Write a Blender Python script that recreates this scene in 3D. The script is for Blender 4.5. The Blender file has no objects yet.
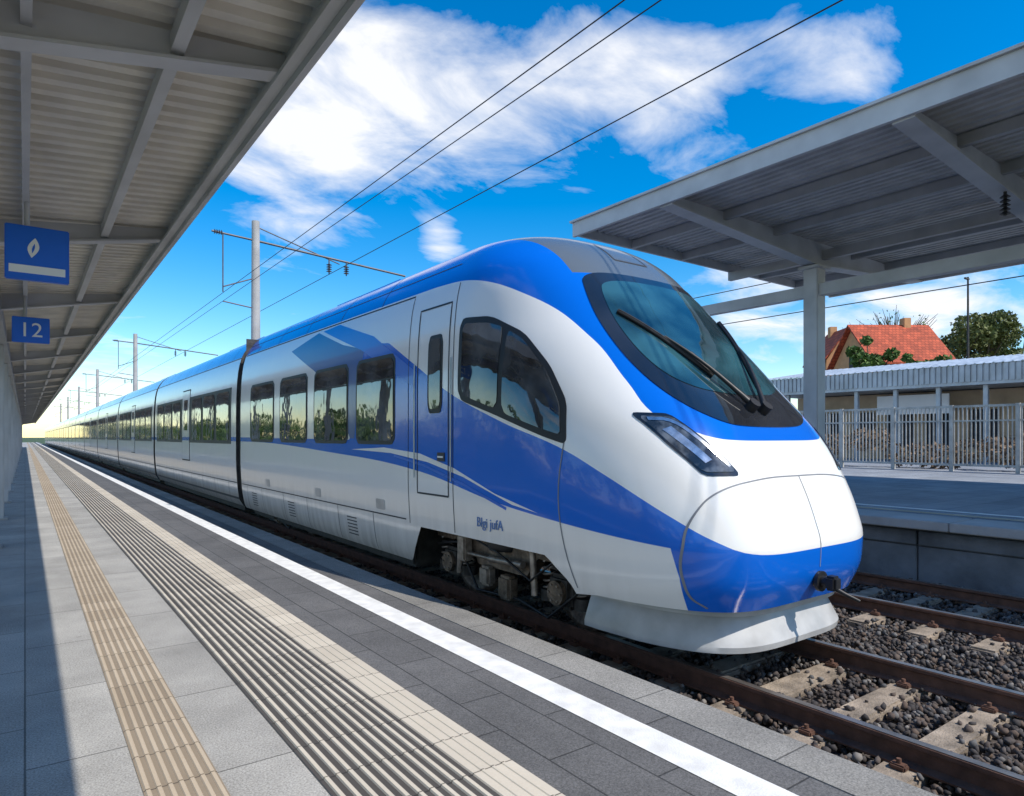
import bpy, bmesh, math, random
import numpy as np
from mathutils import Vector, Matrix
random.seed(4); rng=np.random.default_rng(7)
S=bpy.context.scene
COL=S.collection
# ------------------------------------------------------------------ helpers
def nn(nt,t,**k):
    n=nt.nodes.new(t)
    for a,b in k.items(): setattr(n,a,b)
    return n
def mathn(nt,op,a,b=None,c=None,clamp=False):
    n=nt.nodes.new('ShaderNodeMath'); n.operation=op; n.use_clamp=clamp
    for i,v in enumerate((a,b,c)):
        if v is None: continue
        if isinstance(v,(int,float)): n.inputs[i].default_value=v
        else: nt.links.new(v,n.inputs[i])
    return n.outputs[0]
def mixc(nt,f,a,b,mode='MIX'):
    n=nt.nodes.new('ShaderNodeMix'); n.data_type='RGBA'; n.blend_type=mode
    for s,v in ((n.inputs[0],f),(n.inputs[6],a),(n.inputs[7],b)):
        if isinstance(v,(int,float)): s.default_value=v
        elif isinstance(v,tuple): s.default_value=(v[0],v[1],v[2],1)
        else: nt.links.new(v,s)
    return n.outputs[2]
def newmat(name):
    m=bpy.data.materials.new(name); m.use_nodes=True
    nt=m.node_tree; b=nt.nodes['Principled BSDF']
    return m,nt,b
def M(name,col,rough=.6,metal=0,var=.15,scale=4,bump=0,bscale=40,coat=0,spec=.5):
    m,nt,b=newmat(name)
    tc=nn(nt,'ShaderNodeTexCoord')
    n=nn(nt,'ShaderNodeTexNoise'); n.inputs['Scale'].default_value=scale; n.inputs['Detail'].default_value=6
    nt.links.new(tc.outputs['Object'],n.inputs['Vector'])
    lo=tuple(c*(1-var) for c in col); hi=tuple(min(1,c*(1+var)) for c in col)
    r=nn(nt,'ShaderNodeMapRange'); r.inputs[1].default_value=.3; r.inputs[2].default_value=.7
    nt.links.new(n.outputs[0],r.inputs[0])
    nt.links.new(mixc(nt,r.outputs[0],lo,hi),b.inputs['Base Color'])
    rr=nn(nt,'ShaderNodeMapRange'); rr.inputs[3].default_value=max(0,rough*.85); rr.inputs[4].default_value=min(1,rough*1.15)
    nt.links.new(n.outputs[0],rr.inputs[0]); nt.links.new(rr.outputs[0],b.inputs['Roughness'])
    b.inputs['Metallic'].default_value=metal; b.inputs['Coat Weight'].default_value=coat
    b.inputs['Coat Roughness'].default_value=.05
    b.inputs['Specular IOR Level'].default_value=spec
    if bump:
        n2=nn(nt,'ShaderNodeTexNoise'); n2.inputs['Scale'].default_value=bscale; n2.inputs['Detail'].default_value=4
        nt.links.new(tc.outputs['Object'],n2.inputs['Vector'])
        bp=nn(nt,'ShaderNodeBump'); bp.inputs['Strength'].default_value=bump; bp.inputs['Distance'].default_value=.02
        nt.links.new(n2.outputs[0],bp.inputs['Height']); nt.links.new(bp.outputs[0],b.inputs['Normal'])
    return m
def paver(name,col,bw,rh,rot=True,mort=.006,var=.12,dirt=.25,ox=0,oy=0,offs=.5):
    m,nt,b=newmat(name)
    tc=nn(nt,'ShaderNodeTexCoord'); mp=nn(nt,'ShaderNodeMapping')
    if rot: mp.inputs['Rotation'].default_value=(0,0,math.radians(90))
    mp.inputs['Location'].default_value=(ox,oy,0)
    nt.links.new(tc.outputs['Object'],mp.inputs[0])
    br=nn(nt,'ShaderNodeTexBrick'); br.offset=offs
    br.inputs['Scale'].default_value=1; br.inputs['Brick Width'].default_value=bw; br.inputs['Row Height'].default_value=rh
    br.inputs['Mortar Size'].default_value=mort; br.inputs['Mortar Smooth'].default_value=.3; br.inputs['Bias'].default_value=0
    br.inputs['Color1'].default_value=tuple(c*(1-var) for c in col)+(1,)
    br.inputs['Color2'].default_value=tuple(c*(1+var) for c in col)+(1,)
    br.inputs['Mortar'].default_value=tuple(c*.4 for c in col)+(1,)
    nt.links.new(mp.outputs[0],br.inputs[0])
    n=nn(nt,'ShaderNodeTexNoise'); n.inputs['Scale'].default_value=1.1; n.inputs['Detail'].default_value=9; n.inputs['Roughness'].default_value=.65
    nt.links.new(tc.outputs['Object'],n.inputs['Vector'])
    g=nn(nt,'ShaderNodeTexNoise'); g.inputs['Scale'].default_value=95; g.inputs['Detail'].default_value=5; g.inputs['Roughness'].default_value=.75
    nt.links.new(tc.outputs['Object'],g.inputs['Vector'])
    r=nn(nt,'ShaderNodeMapRange'); r.inputs[1].default_value=.35; r.inputs[2].default_value=.65; r.inputs[3].default_value=1-dirt; r.inputs[4].default_value=1.08
    nt.links.new(n.outputs[0],r.inputs[0])
    r2=nn(nt,'ShaderNodeMapRange'); r2.inputs[1].default_value=.35; r2.inputs[2].default_value=.65; r2.inputs[3].default_value=.55; r2.inputs[4].default_value=1.42
    nt.links.new(g.outputs[0],r2.inputs[0])
    f=mathn(nt,'MULTIPLY',r.outputs[0],r2.outputs[0])
    st=nn(nt,'ShaderNodeTexVoronoi'); st.inputs['Scale'].default_value=2.3; nt.links.new(tc.outputs['Object'],st.inputs['Vector'])
    sd=nn(nt,'ShaderNodeMapRange'); sd.inputs[1].default_value=.02; sd.inputs[2].default_value=.06; sd.inputs[3].default_value=.75; sd.inputs[4].default_value=1; nt.links.new(st.outputs['Distance'],sd.inputs[0])
    f=mathn(nt,'MULTIPLY',f,sd.outputs[0])
    cc=nn(nt,'ShaderNodeCombineXYZ')
    for i in range(3): nt.links.new(f,cc.inputs[i])
    nt.links.new(mixc(nt,1.0,br.outputs[0],cc.outputs[0],'MULTIPLY'),b.inputs['Base Color'])
    b.inputs['Roughness'].default_value=.75; b.inputs['Specular IOR Level'].default_value=.35
    h=mathn(nt,'MULTIPLY_ADD',br.outputs['Fac'],-1.0,mathn(nt,'MULTIPLY',g.outputs[0],.3))
    bp=nn(nt,'ShaderNodeBump'); bp.inputs['Strength'].default_value=.5; bp.inputs['Distance'].default_value=.006
    nt.links.new(h,bp.inputs['Height']); nt.links.new(bp.outputs[0],b.inputs['Normal'])
    return m

class MB:
    def __init__(s): s.v=[];s.f=[];s.m=[];s.sm=[]
    def add(s,vs,fs,mi=0,sm=False):
        o=len(s.v); s.v+= [tuple(v) for v in vs]
        for f in fs: s.f.append([i+o for i in f]); s.m.append(mi); s.sm.append(sm)
    def box(s,x0,x1,y0,y1,z0,z1,mi=0):
        vs=[(x0,y0,z0),(x1,y0,z0),(x1,y1,z0),(x0,y1,z0),(x0,y0,z1),(x1,y0,z1),(x1,y1,z1),(x0,y1,z1)]
        s.add(vs,[(0,3,2,1),(4,5,6,7),(0,1,5,4),(1,2,6,5),(2,3,7,6),(3,0,4,7)],mi)
    def bbox(s,x0,x1,y0,y1,z0,z1,mi=0,r=.02):
        bm=bmesh.new(); bmesh.ops.create_cube(bm,size=1)
        for v in bm.verts: v.co=Vector(((x0+x1)/2+v.co.x*(x1-x0),(y0+y1)/2+v.co.y*(y1-y0),(z0+z1)/2+v.co.z*(z1-z0)))
        bmesh.ops.bevel(bm,geom=bm.edges[:],offset=r,segments=2,affect='EDGES')
        bm.verts.index_update()
        s.add([v.co for v in bm.verts],[[v.index for v in f.verts] for f in bm.faces],mi); bm.free()
    def sheet(s,x0,x1,y0,y1,z,mi=0): s.add([(x0,y0,z),(x1,y0,z),(x1,y1,z),(x0,y1,z)],[(0,1,2,3)],mi)
    def tube(s,path,r,mi=0,n=8,caps=True):
        P=[Vector(p) for p in path]; R=r if isinstance(r,(list,tuple)) else [r]*len(P)
        vs=[];fs=[]
        prev=None
        for i,p in enumerate(P):
            d=(P[min(i+1,len(P)-1)]-P[max(i-1,0)]).normalized()
            a=prev if prev is not None else (Vector((0,0,1)) if abs(d.z)<.9 else Vector((1,0,0)))
            u=(a-d*a.dot(d)).normalized(); w=d.cross(u); prev=u
            for k in range(n):
                t=2*math.pi*k/n; vs.append(p+(u*math.cos(t)+w*math.sin(t))*R[i])
        for i in range(len(P)-1):
            for k in range(n):
                k2=(k+1)%n; fs.append((i*n+k,i*n+k2,(i+1)*n+k2,(i+1)*n+k))
        s.add(vs,fs,mi,True)
        if caps: 
            s.add(vs[:n],[tuple(range(n))[::-1]],mi); s.add(vs[-n:],[tuple(range(n))],mi)
    def prof(s,pts,y0,y1,mi=0,dx=0):
        n=len(pts)
        vs=[(x+dx,y0,z) for x,z in pts]+[(x+dx,y1,z) for x,z in pts]
        fs=[(i,(i+1)%n,n+(i+1)%n,n+i) for i in range(n)]+[tuple(range(n))[::-1],tuple(range(n,2*n))]
        s.add(vs,fs,mi)
    def obj(s,name,mats,parent=None,fix=True):
        me=bpy.data.meshes.new(name); me.from_pydata(s.v,[],s.f)
        for m in mats: me.materials.append(m)
        me.polygons.foreach_set('material_index',s.m); me.polygons.foreach_set('use_smooth',s.sm)
        if fix:
            bm=bmesh.new(); bm.from_mesh(me); bmesh.ops.recalc_face_normals(bm,faces=bm.faces[:]); bm.to_mesh(me); bm.free()
        me.update()
        o=bpy.data.objects.new(name,me); COL.objects.link(o)
        if parent: o.parent=parent
        return o
def empty(name,loc=(0,0,0)):
    e=bpy.data.objects.new(name,None); e.location=loc; COL.objects.link(e); return e
def text(name,body,size,loc,rot,mat,parent,ext=.002):
    c=bpy.data.curves.new(name,'FONT'); c.body=body; c.size=size; c.extrude=ext
    c.materials.append(mat); o=bpy.data.objects.new(name,c); o.location=loc; o.rotation_euler=rot
    COL.objects.link(o); o.parent=parent; return o
# ------------------------------------------------------------------ camera
H=1.7
cam=bpy.data.cameras.new('camera'); co=bpy.data.objects.new('camera',cam); COL.objects.link(co)
cam.sensor_width=36; cam.lens=665/1024*36; cam.shift_y=39/1024; cam.clip_end=6000; cam.clip_start=.05
yaw=math.atan(487/665)
co.location=(0,0,H); co.rotation_euler=(math.radians(90),0,-yaw); S.camera=co
# ------------------------------------------------------------------ light
sv=Vector((.30,-.80,1.0)).normalized()
sl=bpy.data.lights.new('sun','SUN'); sl.energy=5.0; sl.angle=math.radians(.5); sl.color=(1,.94,.85)
so=bpy.data.objects.new('sun',sl); so.rotation_euler=sv.to_track_quat('Z','Y').to_euler(); COL.objects.link(so)
w=bpy.data.worlds.new('World'); S.world=w; w.use_nodes=True; nt=w.node_tree
bg=nt.nodes['Background']; bg.inputs[1].default_value=.15
sky=nn(nt,'ShaderNodeTexSky'); sky.sky_type='NISHITA'; sky.sun_disc=False
sky.sun_elevation=math.asin(sv.z); sky.sun_rotation=math.atan2(sv.x,sv.y); sky.air_density=1.0; sky.dust_density=.2; sky.ozone_density=1.8
hs=nn(nt,'ShaderNodeHueSaturation'); hs.inputs['Saturation'].default_value=1.58; hs.inputs['Value'].default_value=1.32; nt.links.new(sky.outputs[0],hs.inputs['Color'])
tc=nn(nt,'ShaderNodeTexCoord'); sp=nn(nt,'ShaderNodeSeparateXYZ'); nt.links.new(tc.outputs['Generated'],sp.inputs[0])
zz=mathn(nt,'ADD',mathn(nt,'MAXIMUM',sp.outputs[2],0.0),.15)
cb=nn(nt,'ShaderNodeCombineXYZ'); nt.links.new(mathn(nt,'DIVIDE',sp.outputs[0],zz),cb.inputs[0]); nt.links.new(mathn(nt,'DIVIDE',sp.outputs[1],zz),cb.inputs[1])
mp=nn(nt,'ShaderNodeMapping'); mp.inputs['Rotation'].default_value=(0,0,math.radians(-20)); mp.inputs['Scale'].default_value=(1.0,1.45,1); mp.inputs['Location'].default_value=(1.3,4.2,0)
nt.links.new(cb.outputs[0],mp.inputs[0])
no=nn(nt,'ShaderNodeTexNoise'); no.inputs['Scale'].default_value=2.4; no.inputs['Detail'].default_value=12; no.inputs['Roughness'].default_value=.58; no.inputs['Distortion'].default_value=.35
nt.links.new(mp.outputs[0],no.inputs['Vector'])
def blob(c,r,amp):
    c=Vector(c).normalized()
    vm=nn(nt,'ShaderNodeVectorMath'); vm.operation='DISTANCE'; nt.links.new(tc.outputs['Generated'],vm.inputs[0]); vm.inputs[1].default_value=c
    q=mathn(nt,'DIVIDE',vm.outputs['Value'],r); q=mathn(nt,'MULTIPLY',q,q)
    return mathn(nt,'MULTIPLY',mathn(nt,'EXPONENT',mathn(nt,'MULTIPLY',q,-1.0)),amp)
tot=None
def dirpx(u,v):   # world-space direction (fixed compass bearing) of a cloud
    xc=(u-512)/665; up=(437-v)/665
    return (xc*.8067+.5909,-xc*.5909+.8067,up)
for c,r,a in ((dirpx(270,150),.11,.28),(dirpx(350,125),.11,.28),(dirpx(440,115),.10,.24),(dirpx(530,105),.09,.20),(dirpx(380,30),.10,.15),(dirpx(620,80),.09,.20),(dirpx(710,80),.09,.20),(dirpx(800,60),.08,.20),(dirpx(880,45),.07,.20),(dirpx(745,295),.07,.38),(dirpx(440,240),.035,.34),(dirpx(950,305),.08,.34),(dirpx(850,330),.08,.3),(dirpx(100,390),.08,.22),((-.6,-.5,.4),.6,.3),((-.9,.3,.3),.5,.3),((.3,-.9,.3),.5,.3)):
    b_=blob(c,r,a); tot=b_ if tot is None else mathn(nt,'ADD',tot,b_)
cf=mathn(nt,'MULTIPLY',mathn(nt,'SUBTRACT',mathn(nt,'ADD',no.outputs[0],tot),.645),3.3,clamp=True)
cf=mathn(nt,'MULTIPLY',cf,.94)
out=mixc(nt,cf,hs.outputs[0],(7.0,7.05,7.2))
nt.links.new(out,bg.inputs[0])
S.view_settings.view_transform='Standard'; S.view_settings.look='None'; S.view_settings.exposure=0
# ------------------------------------------------------------------ materials
BLUE=(.002,.125,.60)
m_white=M('white_paint',(.80,.79,.77),.3,0,.03,2,coat=.4)
m_blue=M('blue_paint',BLUE,.3,0,.06,2,coat=.5)
m_dblue=M('deep_blue_paint',(.004,.05,.26),.3,0,.06,2,coat=.4)
m_letter=M('lettering_paint',(.10,.20,.44),.4,0,.2,20)
m_black=M('black_rubber',(.012,.012,.014),.5,0,.2,8)
m_seam=M('seam_dark',(.03,.035,.045),.6,0,.1,8)
m_seamg=M('seam_grey',(.20,.21,.23),.6,0,.1,8)
m_under=M('underframe_dark',(.045,.042,.04),.65,.2,.5,9,bump=.4,bscale=30)
m_bog=M('bogie_steel',(.17,.13,.10),.5,.5,.6,12,bump=.5,bscale=40)
m_steel2=M('worn_steel',(.30,.26,.23),.45,.6,.4,14)
m_steel=M('galvanised_steel',(.42,.44,.46),.45,.6,.2,5)
m_chrome=M('lamp_reflector',(.55,.57,.6),.15,.9,.3,15)
m_rtop=M('rail_head_steel',(.38,.34,.31),.35,.8,.25,6)
m_rust=M('rail_rust',(.12,.06,.04),.8,.1,.35,9,bump=.3)
m_slp=M('sleeper_concrete',(.27,.22,.17),.9,0,.45,5,bump=.6,bscale=50)
m_cgrey=M('canopy_paint_grey',(.40,.39,.38),.5,0,.15,1.5)
m_clight=M('canopy_trim_grey',(.52,.515,.51),.5,0,.15,1.5)
m_deckL=M('canopy_deck_beige',(.72,.67,.58),.55,0,.14,2.2)
m_deckR=M('canopy_deck_grey',(.52,.50,.47),.55,0,.16,2.2)
m_conc=M('concrete',(.38,.37,.36),.85,0,.22,1.3,bump=.35,bscale=25)
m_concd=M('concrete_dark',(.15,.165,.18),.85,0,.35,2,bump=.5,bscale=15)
m_signb=M('sign_blue',(.003,.13,.66),.35,0,.05,3)
m_signw=M('sign_white',(.8,.8,.8),.4,0,.03,3)
m_plough=M('plough_grey',(.42,.42,.42),.4,0,.18,4,coat=.2)
def glass(name,c,rough=.03,sc=1.2,c2=None):
    m,nt,b=newmat(name)
    tc=nn(nt,'ShaderNodeTexCoord'); n=nn(nt,'ShaderNodeTexNoise'); n.inputs['Scale'].default_value=sc; n.inputs['Detail'].default_value=3
    nt.links.new(tc.outputs['Object'],n.inputs['Vector'])
    r=nn(nt,'ShaderNodeMapRange'); r.inputs[1].default_value=.4; r.inputs[2].default_value=.62; nt.links.new(n.outputs[0],r.inputs[0])
    nt.links.new(mixc(nt,r.outputs[0],c,c2 or tuple(x*2 for x in c)),b.inputs['Base Color'])
    b.inputs['Roughness'].default_value=rough; b.inputs['IOR'].default_value=1.6; b.inputs['Coat Weight'].default_value=.6; b.inputs['Coat Roughness'].default_value=.02
    n2=nn(nt,'ShaderNodeTexNoise'); n2.inputs['Scale'].default_value=2.2; nt.links.new(tc.outputs['Object'],n2.inputs['Vector'])
    bp=nn(nt,'ShaderNodeBump'); bp.inputs['Strength'].default_value=.14; bp.inputs['Distance'].default_value=.03
    nt.links.new(n2.outputs[0],bp.inputs['Height']); nt.links.new(bp.outputs[0],b.inputs['Normal']); nt.links.new(bp.outputs[0],b.inputs['Coat Normal'])
    return m
m_glass=glass('tinted_glass',(.008,.01,.013),.03,1.9,(.07,.08,.09))
m_wsb=glass('windscreen_border_black',(.012,.013,.016),.06)
m_wsg=glass('windscreen_glass',(.008,.025,.033),.03,1.3,(.03,.10,.125))
m_lamp=glass('headlamp_lens',(.02,.024,.03),.03,9,(.12,.14,.17))
def livery():
    m,nt,b=newmat('train_livery')
    tc=nn(nt,'ShaderNodeTexCoord'); sp=nn(nt,'ShaderNodeSeparateXYZ'); nt.links.new(tc.outputs['Object'],sp.inputs[0])
    off=mathn(nt,'ABSOLUTE',sp.outputs[0]); y=sp.outputs[1]; z=sp.outputs[2]
    yn=mathn(nt,'DIVIDE',mathn(nt,'SUBTRACT',y,2.5),14.0,clamp=True)
    def fc(pts,vec=()):
        n=nn(nt,'ShaderNodeFloatCurve'); c=n.mapping.curves[0]; n.mapping.use_clip=False
        P=[((a-2.5)/14,(q+1)/6) for a,q in pts]
        c.points[0].location=P[0]; c.points[1].location=P[-1]
        for p in P[1:-1]: c.points.new(*p)
        n.mapping.update()
        for i,p in enumerate(c.points): p.handle_type='VECTOR' if (vec=='all' or i in vec) else 'AUTO_CLAMPED'
        n.mapping.update()
        nt.links.new(yn,n.inputs['Value'])
        return mathn(nt,'SUBTRACT',mathn(nt,'MULTIPLY',n.outputs[0],6.0),1.0)
    a=fc([(2.5,1.6),(3.3,1.66),(3.5,1.74),(3.77,1.88),(4.09,2.18),(4.54,2.62),(5.29,3.12),(6.13,3.42),(7,3.5),(16.5,3.52)])
    up=fc([(2.5,.74),(2.95,.78),(3.2,.90),(3.5,1.07),(4.18,1.42),(4.6,1.6),(5.5,1.86),(6.5,2.2),(7.25,2.55),(8.1,2.95),(9.1,3.05),(9.35,1.66),(16.5,1.70)],vec=(9,10,11,12))
    lo=fc([(2.5,-.5),(3.38,-.5),(3.44,.82),(4.6,.93),(5.5,1.02),(7.2,1.28),(10.15,1.46),(15.1,1.60),(16.5,1.60)],vec=(0,1,2))
    s=lambda d: mathn(nt,'MULTIPLY_ADD',d,300.0,.5,clamp=True)
    k1=s(mathn(nt,'SUBTRACT',z,a))
    k2=mathn(nt,'MULTIPLY',s(mathn(nt,'SUBTRACT',up,z)),s(mathn(nt,'SUBTRACT',z,lo)))
    k=mathn(nt,'MAXIMUM',k1,k2)
    g=mathn(nt,'MULTIPLY',s(mathn(nt,'SUBTRACT',z,3.36)),s(mathn(nt,'SUBTRACT',.90,off)))
    n=nn(nt,'ShaderNodeTexNoise'); n.inputs['Scale'].default_value=1.6; n.inputs['Detail'].default_value=7; nt.links.new(tc.outputs['Object'],n.inputs['Vector'])
    col=mixc(nt,k,(.82,.805,.78),BLUE)
    col=mixc(nt,g,col,(.11,.13,.15))
    gr=nn(nt,'ShaderNodeMapRange'); gr.inputs[1].default_value=1.0; gr.inputs[2].default_value=.05; gr.inputs[3].default_value=0; gr.inputs[4].default_value=.85
    nt.links.new(z,gr.inputs[0])
    mpn=nn(nt,'ShaderNodeMapping'); mpn.inputs['Scale'].default_value=(1,5,.6); nt.links.new(tc.outputs['Object'],mpn.inputs[0])
    n3=nn(nt,'ShaderNodeTexNoise'); n3.inputs['Scale'].default_value=1.5; n3.inputs['Detail'].default_value=6; nt.links.new(mpn.outputs[0],n3.inputs['Vector'])
    gg=mathn(nt,'MULTIPLY',gr.outputs[0],n3.outputs[0])
    ny=nn(nt,'ShaderNodeMapRange'); ny.inputs[1].default_value=3.4; ny.inputs[2].default_value=5; nt.links.new(y,ny.inputs[0])
    gg=mathn(nt,'MULTIPLY',gg,ny.outputs[0])
    col=mixc(nt,gg,col,(.15,.13,.115))
    nt.links.new(col,b.inputs['Base Color'])
    b.inputs['Roughness'].default_value=.16; b.inputs['Coat Weight'].default_value=.35; b.inputs['Coat Roughness'].default_value=.02
    bp=nn(nt,'ShaderNodeBump'); bp.inputs['Strength'].default_value=.09; bp.inputs['Distance'].default_value=.05
    nt.links.new(n.outputs[0],bp.inputs['Height']); nt.links.new(bp.outputs[0],b.inputs['Normal']); nt.links.new(bp.outputs[0],b.inputs['Coat Normal'])
    return m
m_liv=livery()
# ------------------------------------------------------------------ train surface functions
ZK=[.05,.2,.6,1.2,2.2,2.8,3.2,3.5,3.75,3.95,4.08,4.15,4.17]
WK=[1.30,1.38,1.44,1.47,1.47,1.455,1.42,1.35,1.21,1.0,.70,.32,0.0]
PZ=[.0,.34,.6,.8,1.0,1.35,1.74,2.2,2.8,3.33,3.7,3.92,4.06,4.17]
PY=[3.25,3.06,2.96,2.95,3.0,3.14,3.38,3.80,4.33,4.83,5.22,5.6,6.1,7.3]
def mono(xs,ys):
    n=len(xs); h=[xs[i+1]-xs[i] for i in range(n-1)]; d=[(ys[i+1]-ys[i])/h[i] for i in range(n-1)]
    m=[d[0]]+[0 if d[i-1]*d[i]<=0 else 2*d[i-1]*d[i]/(d[i-1]+d[i]) for i in range(1,n-1)]+[d[-1]]
    def f(x):
        x=min(max(x,xs[0]),xs[-1]); i=0
        while i<n-2 and x>xs[i+1]: i+=1
        t=(x-xs[i])/h[i]; t2=t*t;t3=t2*t
        return (2*t3-3*t2+1)*ys[i]+(t3-2*t2+t)*h[i]*m[i]+(-2*t3+3*t2)*ys[i+1]+(t3-t2)*h[i]*m[i+1]
    return f
Wf=mono(ZK,WK); Pf=mono(PZ,PY)
pf=mono([0,1,3.5,4.3],[5,5,3,2.6]); Df=mono([0,1,2.8,3.6,4.3],[1.95,1.95,1.9,1.1,.9])
def side_off(y,z):
    t=(y-Pf(z))/Df(z)
    if t>=1: return Wf(z)
    if t<=0: return 0
    return Wf(z)*(1-(1-t)**2)**(1/pf(z))
def front_y(off,z):
    a=min(.9999,abs(off)/max(Wf(z),1e-4)); return Pf(z)+Df(z)*(1-math.sqrt(1-a**pf(z)))
def side_map(y,z,sg,eps):
    e=.01; x=side_off(y,z); dy=(side_off(y+e,z)-side_off(y-e,z))/(2*e); dz=(side_off(y,z+e)-side_off(y,z-e))/(2*e)
    n=Vector((1,-dy,-dz)).normalized(); p=Vector((x,y,z))+n*eps
    return Vector((sg*p.x,p.y,p.z))
def front_map(o,z,sg,eps):
    e=.01; y=front_y(o,z); do=(front_y(o+e,z)-front_y(o-e,z))/(2*e); dz=(front_y(o,z+e)-front_y(o,z-e))/(2*e)
    n=Vector((do,-1,dz)).normalized(); p=Vector((o,y,z))+n*eps
    return Vector((sg*p.x,p.y,p.z))
def chaikin(P,k=3,w=.25,closed=True):
    for _ in range(k):
        Q=[] if closed else [P[0]]
        for i in range(len(P) if closed else len(P)-1):
            a=P[i];b=P[(i+1)%len(P)]
            Q+=[(a[0]*(1-w)+b[0]*w,a[1]*(1-w)+b[1]*w),(a[0]*w+b[0]*(1-w),a[1]*w+b[1]*(1-w))]
        if not closed: Q.append(P[-1])
        P=Q
    return P
def patch(mb,poly,mp,sgs,eps,mi,step=.06,rim=.0):
    bm=bmesh.new(); vs=[bm.verts.new((p[0],p[1],0)) for p in poly]; bm.faces.new(vs)
    for ax in (0,1):
        lo=min(p[ax] for p in poly); hi=max(p[ax] for p in poly)
        x=lo+step
        while x<hi:
            c=[0,0,0]; c[ax]=x; n=[0,0,0]; n[ax]=1
            bmesh.ops.bisect_plane(bm,geom=bm.verts[:]+bm.edges[:]+bm.faces[:],plane_co=c,plane_no=n,dist=1e-5)
            x+=step
    bmesh.ops.triangulate(bm,faces=[f for f in bm.faces if len(f.verts)>4])
    bm.verts.index_update()
    V=[(v.co.x,v.co.y) for v in bm.verts]; F=[[v.index for v in f.verts] for f in bm.faces]
    be=[(e.verts[0].index,e.verts[1].index) for e in bm.edges if len(e.link_faces)==1]
    bm.free()
    for sg in sgs:
        A=[mp(p[0],p[1],sg,eps) for p in V]
        mb.add(A,F,mi,True)
        B=[mp(p[0],p[1],sg,-.004) for p in V]
        n=len(A)
        mb.add(A+B,[(a,b,b+n,a+n) for a,b in be],mi)
def strip(mb,line,wd,mp,sgs,eps,mi,sub=.06):
    L=[]
    for i in range(len(line)-1):
        a=Vector(line[i]);b=Vector(line[i+1]); k=max(1,int((b-a).length/sub))
        for j in range(k): L.append(a.lerp(b,j/k))
    L.append(Vector(line[-1]))
    for sg in sgs:
        vs=[]
        for i,p in enumerate(L):
            d=(L[min(i+1,len(L)-1)]-L[max(i-1,0)]).normalized(); n=Vector((-d.y,d.x))*wd/2
            vs+=[mp(p.x+n.x,p.y+n.y,sg,eps),mp(p.x-n.x,p.y-n.y,sg,eps)]
        mb.add(vs,[(2*i,2*i+1,2*i+3,2*i+2) for i in range(len(L)-1)],mi,True)
XC=5.35; ZR=-.25
train=empty('passenger_train',(XC,0,0))
def lerp(a,b,t): return a+(b-a)*t
def zbot(y):
    K=[(0,.33),(4.2,.33),(4.45,.30),(4.8,.60),(7.25,.60),(7.6,.12),(99,.12)]
    for i in range(len(K)-1):
        if y<=K[i+1][0]:
            t=(y-K[i][0])/(K[i+1][0]-K[i][0]); return lerp(K[i][1],K[i+1][1],t)
    return .12
zs=[]
for i in range(len(ZK)-1):
    k=[2,5,8,10,8,6,6,6,6,6,6,4][i]
    for j in range(k): zs.append(lerp(ZK[i],ZK[i+1],j/k))
zs.append(ZK[-1])
YE=15.55
def rowpts(z0,half):
    out=[]
    aS=[.72*i/16 for i in range(16)]
    def pt(z,mode,val):
        W,P,D,p=Wf(z),Pf(z),Df(z),pf(z)
        if mode==0: a=val; return (W*a,P+D*(1-math.sqrt(max(0,1-a**p))))
        if mode==1:
            t0=math.asin(.72**(p/2)); t=lerp(t0,math.pi/2,val); return (W*math.sin(t)**(2/p),P+D*(1-math.cos(t)))
        return (W,lerp(P+D,YE,val))
    modes=[(0,a) for a in aS]+[(1,i/26) for i in range(26)]+[(2,i/170) for i in range(171)]
    for mo,val in modes:
        z=z0; x,y=pt(z,mo,val)
        if z0<1.2:
            for _ in range(3):
                zb=zbot(y); z=zb+(z0-.05)*(1.2-zb)/1.15; x,y=pt(z,mo,val)
        out.append((half*x,y,z))
    return out
mb=MB()
grid=[]
for z in zs:
    R=rowpts(z,1); L=rowpts(z,-1)
    grid.append(L[::-1]+R[1:])
n=len(grid[0]); V=[p for r in grid for p in r]
F=[(i*n+j,i*n+j+1,(i+1)*n+j+1,(i+1)*n+j) for i in range(len(zs)-1) for j in range(n-1)]
mb.add(V,F,0,True)
mb.obj('lead_car_body',[m_liv],train)
mb=MB()
mb.bbox(-1.22,1.22,7.8,15.4,-.02,.5,0,.04)
mb.box(-1.2,1.2,4.0,15.4,.62,.95,0)
mb.add([(x,YE-.01,z) for z in (.2,3.9) for x in (-1.35,1.35)],[(0,1,3,2)],0)
mb.obj('underframe',[m_under],train)
mb=MB(); MATS=[m_wsb,m_wsg,m_black,m_glass,m_seam,m_white,m_lamp,m_dblue,m_blue,m_steel,m_plough,m_seamg,m_chrome]
BLK,WSG,RUB,GLS,SEA,WHT,LMP,DBL,BLU,STL,PLG,SGR,CHR=range(13)
def sym(h): return h+[(-a,b) for a,b in h[::-1]]
ws=chaikin(sym([(.30,1.785),(.60,1.81),(.88,1.97),(1.00,2.30),(1.00,2.72),(.92,3.12),(.84,3.36),(.3,3.38)]),3)
patch(mb,ws,front_map,(1,),.008,BLK,.07)
wi=chaikin(sym([(.3,2.08),(.68,2.14),(.86,2.32),(.89,2.7),(.80,3.10),(.70,3.26),(.2,3.29)]),3)
patch(mb,wi,front_map,(1,),.013,WSG,.07)
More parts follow.
